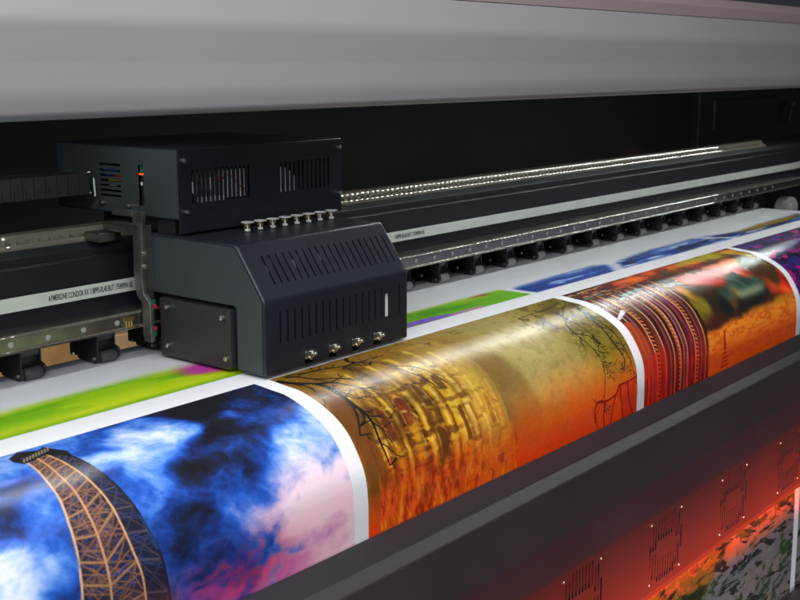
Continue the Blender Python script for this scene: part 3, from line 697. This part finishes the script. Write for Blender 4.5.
w = Win(.835, 1.075, .02, .226); n_ = fbm(w.u * 34, w.v * 30, 4, 311); n6 = fbm(w.u * 150, w.v * 60, 4, 317, .6)
img[w.sl] = mix(img[w.sl], sst(.55, .75, n_) * .3, c3(246, 206, 60)); img[w.sl] = mix(img[w.sl], sst(.46, .30, n_) * .6 * sst(1.0, .94, w.u), c3(84, 44, 2))
img[w.sl] = mix(img[w.sl], sst(.975, 1.03, w.u + .03 * (n_ - .5)) * .35 * (w.u < 1.062), c3(226, 184, 84))
bt = sst(.150, .205, w.v + .02 * (n_ - .5) - .05 * (w.u - .93)); img[w.sl] = mix(img[w.sl], bt * (.55 + .3 * sst(.44, .54, n6)), c3(255, 92, 6)); img[w.sl] = mix(img[w.sl], bt * sst(.58, .72, n6) * .6, c3(255, 170, 40)); img[w.sl] = mix(img[w.sl], bt * sst(.42, .30, n6) * .5, c3(140, 20, 0))  # dryer's orange glow painted over the temple's foot
# branches
def twig(p, ang, L_, w_, d, col):
    if d == 0 or L_ < .002: return
    P_ = [p]; a = ang
    for k in range(4): a += rnd.uniform(-.2, .2); P_.append((P_[-1][0] + math.cos(a) * L_ / 4, P_[-1][1] + math.sin(a) * L_ / 4))
    poly(img, P_, w_, w_ * .6, col, .92, .0004)
    for k in range(rnd.choice([2, 3])):
        q_ = P_[rnd.randint(1, 4)]; twig(q_, a + rnd.choice([-1, 1]) * rnd.uniform(.4, 1.1), L_ * rnd.uniform(.5, .75), w_ * .6, d - 1, col)
INK = c3(22, 12, 6)
limb = [[(.8200, .012), (.8258, .0241), (.8473, .0419), (.8488, .0686), (.8486, .0906), (.8298, .1205)], [(.8473, .0419), (.8500, .060), (.8526, .1062), (.836, .1122)],
        [(.8486, .0806), (.856, .105), (.8509, .1342), (.8537, .1583)], [(.8473, .0419), (.862, .045), (.876, .062), (.884, .070)], [(.835, .006), (.846, .012), (.853, .030), (.872, .040), (.880, .048)],
        [(.9300, .004), (.9230, .012), (.9300, .016), (.9200, .020), (.9040, .022), (.9020, .027)], [(.8258, .0241), (.832, .045), (.826, .062)], [(.84, .003), (.862, .010), (.885, .012), (.91, .020), (.95, .020)]]
for i, P_ in enumerate(limb): poly(img, P_, (.0042, .0026, .0024, .0022, .0022, .0024, .0016, .0012)[i], .0006, INK, .97, .0005)
for P_ in limb:
    for q_ in P_[1:]:
        twig(q_, rnd.uniform(-.2, 1.7), rnd.uniform(.012, .030), .0007, 2, INK)
poly(img, [(.935, .034), (.945, .026), (.950, .040), (.957, .062), (.968, .078), (.975, .102)], .0012, .0007, INK, .9); poly(img, [(.955, .050), (.972, .058), (.985, .070), (.992, .098)], .0009, .0006, INK, .85)
for q_ in ((.94, .012), (.98, .010), (1.01, .006), (1.04, .014), (1.10, .008)): twig(q_, rnd.uniform(.2, 1.4), .016, .0005, 3, c3(90, 64, 20))
# right-hand tree: leaf haze, then branches
w = Win(1.20, 1.361, 0, .17); n_ = fbm(w.u * 70, w.v * 70, 5, 71, .6); n4 = fbm(w.u * 24, w.v * 24, 3, 77)
a_ = sst(.46, .54, n_) * sst(-.03, .03, (w.u - 1.25) - .6 * np.abs(w.v - .03) + .16 * (n4 - .4)) * sst(.16, .10, w.v); img[w.sl] = mix(img[w.sl], a_ * .5, c3(92, 74, 8))
TR = c3(34, 26, 8)
for P_, w_ in (([(1.3587, .0156), (1.345, .045), (1.3344, .0733), (1.3289, .1135), (1.3393, .1452)], .0013), ([(1.345, .03), (1.31, .045), (1.2773, .0717), (1.2682, .0888), (1.2801, .1185), (1.2869, .139), (1.2738, .1803)], .0008),
               ([(1.358, .03), (1.340, .060), (1.345, .10), (1.352, .15)], .0012), ([(1.34, .02), (1.30, .03), (1.26, .028), (1.23, .03)], .0010), ([(1.30, .025), (1.29, .06), (1.30, .09)], .0007)):
    poly(img, P_, w_ * 1.3, w_ * .6, TR, .92)
    for q_ in P_[1:]:
        for k in range(2): twig(q_, rnd.uniform(.4, 2.4), rnd.uniform(.014, .034), .0005, 3, TR)
RD = c3(150, 12, 4)
fill(img, [(1.361, .1700), (1.345, .176), (1.3134, .1757), (1.304, .1869), (1.318, .20), (1.318, .24), (1.361, .24)], c3(205, 30, 8), .45)
for P_ in ([(1.2533, .2105), (1.249, .196), (1.2566, .1851), (1.278, .190), (1.304, .1869), (1.310, .179), (1.3134, .1757), (1.335, .176), (1.3591, .1741)], [(1.304, .187), (1.296, .20), (1.292, .222)], [(1.315, .176), (1.318, .195), (1.325, .222)], [(1.335, .176), (1.338, .20), (1.350, .222)], [(1.278, .190), (1.272, .205), (1.276, .222)]):
    poly(img, P_, .0014, .0010, RD, .95)

# ---- market with carousel
w = Win(*MX[2], 0, .47); u, v = w.u, w.v
n1 = fbm(u * 26, v * 60, 5, 81); n2 = fbm(u * 120, v * 120, 5, 91, .6); n5 = fbm(u * 9, v * 80, 4, 95); nb_ = fbm(u * 34, v * 34, 3, 99)
I = np.ones(u.shape + (3,)) * c3(60, 22, 12)
aw = np.ones(u.shape + (3,)) * c3(158, 28, 16); aw = mix(aw, sst(.50, .62, n5) * .9, c3(226, 110, 24)); aw = mix(aw, sst(.44, .34, n5) * .9, c3(52, 22, 10))
I = mix(I, sst(1.47, 1.52, u) * sst(.075, .055, v), aw)
I = blob(I, u, v, 1.80, .014, .11, .020, c3(160, 150, 14), .95, n1, .5, .4); I = blob(I, u, v, 1.76, .020, .035, .007, c3(240, 130, 20), .9, n1, .3, .5)
I = blob(I, u, v, 1.655, .080, .085, .070, c3(44, 30, 10), .97, nb_, .2, .25)
I = blob(I, u, v, 1.605, .115, .030, .035, c3(128, 122, 22), .9, nb_, .3, .4); I = blob(I, u, v, 1.60, .082, .022, .014, c3(214, 150, 24), .8, nb_, .3, .5)
rd = sst(.0, .006, (v - .045) - .10 * (u - 1.66)) * sst(.0, .010, .088 + .28 * (u - 1.66) - v) * sst(1.61, 1.64, u); I = mix(I, rd * .97, c3(212, 38, 14)); 
I = mix(I, rd * sst(.55, .60, fbm(u * 60 - v * 110, v * 4, 2, 7)) * .8, c3(120, 14, 6)); I = mix(I, rd * (sst(.45, .39, fbm(u * 50 - v * 90, v * 4, 2, 13))) * .7, c3(246, 110, 24))
I = blob(I, u, v, 1.83, .055, .05, .022, c3(230, 120, 22), .9, nb_, .4, .4); I = blob(I, u, v, 1.885, .075, .06, .05, c3(50, 40, 12), .9, nb_, .5, .3)
I = blob(I, u, v, 1.90, .045, .022, .045, c3(190, 170, 12), .8, n2, .9, .3)
# teal boat-shaped car
I = blob(I, u, v, 1.745, .128, .115, .022, c3(14, 20, 16), .97, nb_, .15, .25)
I = blob(I, u, v, 1.765, .110, .100, .022, c3(44, 84, 74), .97, nb_, .25, .35); I = blob(I, u, v, 1.765, .120, .090, .008, c3(140, 150, 112), .9, nb_, .1, .4)
I = blob(I, u, v, 1.77, .086, .035, .013, c3(44, 96, 84), .95, nb_, .3, .4); I = blob(I, u, v, 1.86, .066, .05, .014, c3(40, 84, 66), .9, nb_, .5, .4); I = blob(I, u, v, 1.785, .090, .006, .022, c3(20, 60, 50), .8, nb_, .1, .3)
# cobbles
gz = sst(.0, .012, v - .146 + .04 * (u - 1.70) + .010 * (nb_ - .5)) * sst(1.575, 1.585, u)
cob = mix(np.ones(u.shape + (3,)) * c3(246, 140, 26), sst(.47, .6, fbm(u * 70, v * 240, 4, 111)) * .6, c3(206, 78, 8)); cob = mix(cob, sst(.165, .205, v) * .75, c3(255, 78, 6)); cob = mix(cob, sst(.160, .146, v) * .7, c3(150, 110, 20))  # orange stones, reddened towards the lip by painted dryer glow
def blur(I, ru, rv, n):
    for q in range(n):
        for ax, r in ((0, rv), (1, ru)):
            A_ = np.concatenate([np.repeat(I.take([0], ax), r, ax), I, np.repeat(I.take([-1], ax), r, ax)], ax).cumsum(ax); m_ = I.shape[ax]
            z_ = np.concatenate([np.zeros_like(A_.take([0], ax)), A_], ax); I = (z_.take(range(2 * r + 1, 2 * r + 1 + m_), ax) - z_.take(range(m_), ax)) / (2 * r + 1)
    return I
hw_ = fbm(u * 60 - v * 60, v * 30, 3, 333); I = mix(I, sst(.42, .30, hw_) * .45, c3(30, 14, 8)); I = mix(I, sst(.62, .72, fbm(u * 30, v * 46, 4, 339)) * .4, c3(226, 120, 40))
soft = blur(I, 2, 6, 2); I = np.where((u > 1.47)[..., None], soft, I)
I = mix(I, gz, cob)
img[w.sl] = I
# carousel: tall bands with beaded ropes
x_ = 1.381
cols = [c3(84, 18, 12), c3(44, 10, 8), c3(96, 20, 14), c3(26, 10, 10), c3(104, 40, 24), c3(58, 14, 12), c3(86, 20, 24), c3(22, 10, 14), c3(110, 44, 26), c3(70, 14, 16), c3(100, 26, 42), c3(38, 10, 14), c3(112, 30, 50), c3(70, 16, 24)]
k = 0
while x_ < 1.578:
    wd = rnd.uniform(.007, .018); ww = Win(x_, min(1.579, x_ + wd), .030, .225); n_ = fbm(ww.u * 300, ww.v * 26, 4, 130 + k, .6); base = cols[k % len(cols)]
    c_ = mix(np.ones(ww.u.shape + (3,)) * base, sst(.4, .7, n_) * .6, base * 1.5 + .02); c_ = mix(c_, sst(.5, .3, n_) * .6, base * .3)
    c_ = mix(c_, sst(.13, .20, ww.v) * .72, c3(226, 22, 6) * (.55 + .45 * sst(.3, .7, n_))[..., None]); img[ww.sl] = mix(img[ww.sl], sst(.025, .055, ww.v + .01 * math.sin(k)), c_)  # bands turn red low down: dryer glow painted in
    if k % 2 == 1:
        bw = .0012; vv = .035
        while vv < .224:
            t_ = min(1, max(0, (vv - .14) / .06)); seg(img, (x_, vv), (x_ + .0006, vv + .0012), bw, bw, (1 - t_) * c3(226, 178, 120) + t_ * c3(255, 110, 60), .9, .0005); vv += .0036
    if k % 4 == 2: seg(img, (x_ + .002, .035), (x_ + .002, .222), .0005, .0005, c3(150, 190, 200), .6)
    if k % 5 == 3:
        vv = .05
        while vv < .222: seg(img, (x_ + .004, vv), (x_ + .009, vv + .002), .0012, .0012, c3(240, 130, 40) if vv < .16 else c3(255, 90, 10), .85); vv += .0062
    x_ += wd; k += 1
for a, b, vv, c_ in ((1.385, 1.47, .010, c3(176, 140, 100)), (1.39, 1.455, .019, c3(120, 60, 34)), (1.40, 1.47, .026, c3(190, 150, 110)), (1.39, 1.44, .033, c3(90, 130, 130)), (1.47, 1.56, .030, c3(150, 96, 40)), (1.44, 1.50, .040, c3(70, 26, 14))):
    seg(img, (a, vv), (b, vv - .003), .0022, .0016, c_, .85, .002)
for k in range(50): x_ = 1.385 + rnd.random() * .09; vv = .004 + rnd.random() * .034; seg(img, (x_, vv), (x_ + rnd.uniform(.004, .014), vv), .0008, .0008, rnd.choice([c3(210, 180, 140), c3(70, 20, 10), c3(180, 110, 60), c3(40, 14, 8)]), .8)
for a, b in ((1.463, .052), (1.482, .050), (1.505, .049), (1.475, .06), (1.445, .058)): seg(img, (a, b), (a + .012, b), .0024, .0024, c3(110, 176, 178), .85, .0008)
fill(img, [(1.382, .1000), (1.402, .102), (1.412, .130), (1.408, .180), (1.382, .185)], c3(170, 66, 26), .85); seg(img, (1.385, .092), (1.412, .082), .0022, .0036, c3(220, 220, 240), .95); fill(img, [(1.382, .16), (1.45, .15), (1.45, .224), (1.382, .224)], c3(220, 24, 8), .45)
# figure standing on the cobbles
seg(img, (1.6374, .1640), (1.6374, .1860), .0026, .0034, c3(170, 22, 10), .95, .001)
for j in range(5): seg(img, (1.6374 - .003 - .0022 * j, .190 + .0065 * j), (1.6374 + .004 + .0020 * j, .189 + .0065 * j), .0016, .0016, c3(190, 26, 8), .9)
seg(img, (1.5795, .120), (1.5795, .155), .0022, .0022, c3(20, 10, 8), .9)

# ---- purple garden
w = Win(*MX[3], 0, .47); u, v = w.u, w.v; n1 = fbm(u * 22, v * 60, 5, 141); n2 = fbm(u * 40, v * 100, 4, 151)
I = np.ones(u.shape + (3,)) * c3(34, 12, 66); I = mix(I, sst(.5, .65, n1) * .8, c3(74, 24, 120)); I = mix(I, sst(.48, .38, n1) * .8, c3(12, 6, 34)); I = mix(I, sst(.62, .70, n2) * .9, c3(170, 18, 120)); I = mix(I, sst(.40, .34, n2) * .6, c3(30, 40, 130))
img[w.sl] = I

# ---- second row, still being printed: its rear edge fades into blank film
w = Win(.230, 2.480, -.125, -.0375); u, v = w.u, w.v
n1 = fbm(u * 10, v * 46, 5, 161); n2 = fbm(u * 13 + 2 * fbm(u * 9, v * 30, 3, 7), v * 95, 5, 171, .55); n3 = fbm(u * 7, v * 20, 4, 181)
G = mix(np.ones(u.shape + (3,)) * c3(160, 205, 6), sst(.42, .62, n1) * .8, c3(104, 176, 4)); G = mix(G, sst(.085, .05, -v) * sst(.45, .6, n3) * .6, c3(214, 220, 10))
G = mix(G, sst(.50, .35, u) * .5, c3(200, 214, 20)); G = mix(G, sst(.052, .040, -v) * .45, c3(70, 140, 10))
G = blob(G, u, v, .815, -.086, .055, .034, c3(206, 60, 170), .98, n2, .25, .6); G = blob(G, u, v, .86, -.070, .05, .016, c3(220, 90, 190), .9, n2, .3, .6)
G = mix(G, sst(1.0, 1.14, u) * .85, c3(62, 148, 12)); G = mix(G, sst(1.0, 1.14, u) * sst(.45, .6, n1) * .7, c3(118, 190, 20)); G = mix(G, sst(1.02, 1.1, u) * sst(.066, .10, -v) * .6, c3(176, 210, 40))
G = blob(G, u, v, 1.31, -.088, .035, .012, c3(150, 60, 90), .8, n2, .4, .6); G = blob(G, u, v, 1.29, -.082, .05, .012, c3(180, 190, 40), .5, n2, .4, .6)
G = blob(G, u, v, 1.13, -.046, .075, .012, c3(120, 90, 200), .95, n2, .5, .4); G = blob(G, u, v, 1.22, -.042, .04, .007, c3(190, 120, 190), .8, n2, .6, .4)
B = mix(np.ones(u.shape + (3,)) * c3(22, 56, 146), sst(.42, .62, n2) * .8, c3(66, 110, 190)); B = mix(B, sst(.50, .38, n1) * .85, c3(8, 22, 66)); B = mix(B, sst(.60, .74, n2) * .85, c3(205, 220, 240)); B = mix(B, sst(.062, .09, -v) * .55, c3(120, 150, 200))
gld = blob(B, u, v, 2.28, -.068, .22, .016, c3(150, 116, 34), .95, n2, .5, .3)
pic = np.where((u < 1.3725)[..., None], G, np.where((u < 2.06)[..., None], B, gld))
vb = .098 + .014 * (n3 - .5) - .045 * sst(1.52, 1.38, u) * (u > 1.372) + .012 * sst(1.0, 1.3, u) * 0
vb = np.where(u > 1.372, np.interp(u, [1.372, 1.40, 1.54, 1.62, 1.66, 1.70, 1.83, 2.0, 2.11, 2.14, 2.3, 2.48], [.082, .090, .094, .096, .078, .084, .100, .101, .080, .078, .086, .086]) + .014 * (n2 - .5), vb); vb = np.where(u < 1.0, .118 + .012 * (n3 - .5), vb)
al = sst(0, .016 + .014 * (u < 1.0), vb + .004 + v + 0 * u)
al = al * (.90 + .10 * sst(0, .02, vb + v))
gap = sst(.012, .003, np.abs(u - 1.3725 + .35 * (v + .0375) * 0)) + sst(.012, .003, np.abs(u - 2.06 - .9 * (v + .0375))); gap = np.maximum(gap, .85 * sst(.028, .004, np.abs(u - 1.60 + 1.1 * (v + .02)) + .02 * (n2 - .5)))
img[w.sl] = mix(np.ones(u.shape + (3,)) * PAPER, al * (1 - np.clip(gap, 0, 1)), pic)
gr_ = fbm(U * 420, V * 420, 3, 401, .7); g2_ = fbm(U * 60, V * 90, 4, 409, .6)
fr = ((V > 0) & (V < .3)) * 1.; fr = fr * ((U > .816) & (U < 1.361) | (U > 1.381) & (U < 1.925) | (U > 1.946))
img = img * (1 + fr * ((gr_ - .5) * .14 + (g2_ - .5) * .10))[..., None]
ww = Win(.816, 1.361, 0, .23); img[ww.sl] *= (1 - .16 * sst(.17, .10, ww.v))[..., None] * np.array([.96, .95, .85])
for a_, b_ in ((.796, .816), (1.361, 1.381), (1.925, 1.946)): ww = Win(a_, b_, 0, .23); img[ww.sl] = PAPER
# fine banding of the print passes and faint feed lines across the bare film
img *= (1 - .012 * (vnoise(V * 900, U * .5, 5) > .6))[..., None]

# ---- lower picture below the apron: rocks, moss and water
w = Win(.30, 2.50, .23, Vv[-1]); u, v = w.u, w.v
q_ = np.ones(u.shape + (3,)) * c3(235, 80, 10); img[w.sl] = q_
w = Win(.9, 2.50, .47, Vv[-1]); u, v = w.u, w.v
ws = fbm(u * 9, v * 20, 3, 3); n1 = fbm(u * 24 + 2 * ws, v * 150 + 6 * ws - u * 7, 6, 191, .60); n2 = fbm(u * 40, v * 70, 5, 197, .6); n3 = fbm(u * 10, v * 18, 4, 199)
I = mix(np.ones(u.shape + (3,)) * c3(128, 118, 112), sst(.3, .7, n2) * .6, c3(96, 90, 92)); I = mix(I, sst(.4, .7, fbm(u * 5, v * 40, 3, 9)) * .35, c3(100, 108, 126))
I = mix(I, sst(.44, .40, n1) * .8, c3(14, 12, 14)); I = mix(I, sst(.60, .66, n2) * sst(.48, .60, n3) * .8, c3(34, 60, 20))
I = mix(I, sst(.505, .485, v) * .0, c3(0, 0, 0))
ms = sst(.06, -.02, (u - 1.50) - 1.3 * (.60 - v) + .2 * (n3 - .5)); I = mix(I, ms * .9, c3(50, 74, 12)); I = mix(I, ms * sst(.5, .62, n2) * .9, c3(150, 110, 40)); I = mix(I, ms * sst(.49, .40, n2) * .8, c3(14, 20, 6))
tp = sst(.545, .515, v + .02 * (n3 - .5)); I = mix(I, tp * .55 * sst(.42, .5, n1), c3(176, 104, 40)); I = mix(I, tp * sst(.55, .6, n2) * .6, c3(60, 70, 12))  # heater's orange glow painted along the rocks' top edge
I = mix(I, (np.abs(u - 1.936) < .0105) * 1., PAPER)
img[w.sl] = mix(img[w.sl], sst(.47, .49, v), I)

# ---- to a mesh
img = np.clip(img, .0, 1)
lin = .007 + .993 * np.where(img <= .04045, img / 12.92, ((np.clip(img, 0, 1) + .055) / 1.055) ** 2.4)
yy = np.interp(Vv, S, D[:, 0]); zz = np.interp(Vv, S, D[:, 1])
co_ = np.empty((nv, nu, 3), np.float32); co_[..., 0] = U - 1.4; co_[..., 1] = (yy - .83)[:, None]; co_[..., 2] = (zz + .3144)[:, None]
co_[..., 2] += (.0006 * (fbm(U * 6, V * 9, 2, 77) - .5) * 2 * sst(-.02, .10, V) * (V < .3)).astype(np.float32)
me = bpy.data.meshes.new('printed_banner'); me.vertices.add(nu * nv); me.vertices.foreach_set('co', co_.reshape(-1))
ii = (np.arange(nv - 1)[:, None] * nu + np.arange(nu - 1)[None, :]).reshape(-1)
fa = np.stack([ii, ii + nu, ii + nu + 1, ii + 1], 1).astype(np.int32); nf = len(fa)
me.loops.add(nf * 4); me.loops.foreach_set('vertex_index', fa.reshape(-1)); me.polygons.add(nf)
me.polygons.foreach_set('loop_start', np.arange(nf, dtype=np.int32) * 4); me.polygons.foreach_set('use_smooth', np.ones(nf, bool))
me.update(calc_edges=True)
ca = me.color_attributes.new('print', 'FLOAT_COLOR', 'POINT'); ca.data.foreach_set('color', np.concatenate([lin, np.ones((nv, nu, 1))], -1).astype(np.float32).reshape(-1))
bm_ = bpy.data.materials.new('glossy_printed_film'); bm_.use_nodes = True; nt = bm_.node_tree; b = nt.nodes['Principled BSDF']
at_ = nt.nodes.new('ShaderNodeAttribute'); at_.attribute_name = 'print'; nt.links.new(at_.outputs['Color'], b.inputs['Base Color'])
b.inputs['Roughness'].default_value = .24; b.inputs['Specular IOR Level'].default_value = .5
tcn = nt.nodes.new('ShaderNodeTexCoord'); nz = nt.nodes.new('ShaderNodeTexNoise'); nz.inputs['Scale'].default_value = 900; nt.links.new(tcn.outputs['Object'], nz.inputs['Vector'])
bpn = nt.nodes.new('ShaderNodeBump'); bpn.inputs['Strength'].default_value = .02; bpn.inputs['Distance'].default_value = .0003; nt.links.new(nz.outputs['Fac'], bpn.inputs['Height']); nt.links.new(bpn.outputs['Normal'], b.inputs['Normal'])
me.materials.append(bm_)
bo = bpy.data.objects.new('printed_banner', me); link(bo, None, (1.4, .83, -.3144 + H))
bo['label'] = 'glossy printed film with tower, golden temple and market pictures, curving over the bed'; bo['category'] = 'printed banner'
#@@END@@

# ================================================================ camera
cam = bpy.data.cameras.new('camera'); co = bpy.data.objects.new('camera', cam); C.objects.link(co)
co.location = (0, 0, H)
fwd = Vector((1040 - 70, 0, 0))
fx = Vector((970, 237, -1180)).normalized()               # world X seen from the camera (x right, y up, z back)
# camera axes in world coordinates, camera level with the horizon
p = math.atan2(-237, 1180) ; pitch = math.asin(-.1969)
f = Vector((.7634, .6152, -.1969)); co.rotation_euler = f.to_track_quat('-Z', 'Y').to_euler()
cam.sensor_width = 36; cam.lens = 53.1; cam.clip_start = .02; cam.clip_end = 50
cam.dof.use_dof = True; cam.dof.focus_distance = 1.32; cam.dof.aperture_fstop = 16
bpy.context.scene.camera = co

# ================================================================ light
def area(name, loc, tgt, sx, sy, power, col, spread=180):
    l = bpy.data.lights.new(name, 'AREA'); l.shape = 'RECTANGLE'; l.size = sx; l.size_y = sy; l.energy = power; l.color = col; l.spread = math.radians(spread)
    o = bpy.data.objects.new(name, l); C.objects.link(o); o.location = (loc[0], loc[1], loc[2] + H)
    d = Vector(tgt) - Vector(loc); o.rotation_euler = d.to_track_quat('-Z', 'Y').to_euler(); return o
area('room_softbox', (-.9, .15, 1.1), (.9, .85, -.25), 1.2, .9, 17, (.95, .98, 1.0))
area('room_front_light', (-.3, -.9, .8), (1.1, .8, -.3), 1.5, 1.4, 29, (.96, .97, 1.0))
area('room_softbox_far', (.6, .45, 1.7), (.9, .62, -.4), 2.2, 1.2, 60, (1, .98, .95))
area('dryer_glow', (1.60, .30, -.90), (1.60, .60, -.666), 1.9, .05, 15, (1, .055, .004), 36)
area('dryer_heater', (1.2, .672, -.475), (1.2, .70, -.475), 1.9, .010, 7.0, (1, .15, .06), 120)
area('lower_fill', (.5, -.1, -1.0), (1.7, .69, -.83), .4, .2, 2.0, (.95, .95, 1.0), 60)  # added fill that brightens the rocks of the lower picture
area('back_fill', (1.0, 1.22, -.45), (1.15, 1.6, -.47), .3, .1, 1.2, (1, .95, .85))  # added fill for the box and board behind the printer
w = bpy.data.worlds.new('World'); bpy.context.scene.world = w; w.use_nodes = True
w.node_tree.nodes['Background'].inputs['Color'].default_value = (.5, .52, .6, 1); w.node_tree.nodes['Background'].inputs['Strength'].default_value = .05
s = bpy.context.scene
s.view_settings.view_transform = 'Standard'; s.view_settings.look = 'None'; s.view_settings.gamma = 1; s.view_settings.exposure = 0
s.cycles.use_denoising = True
s.cycles.max_bounces = 6; s.cycles.sample_clamp_indirect = 4
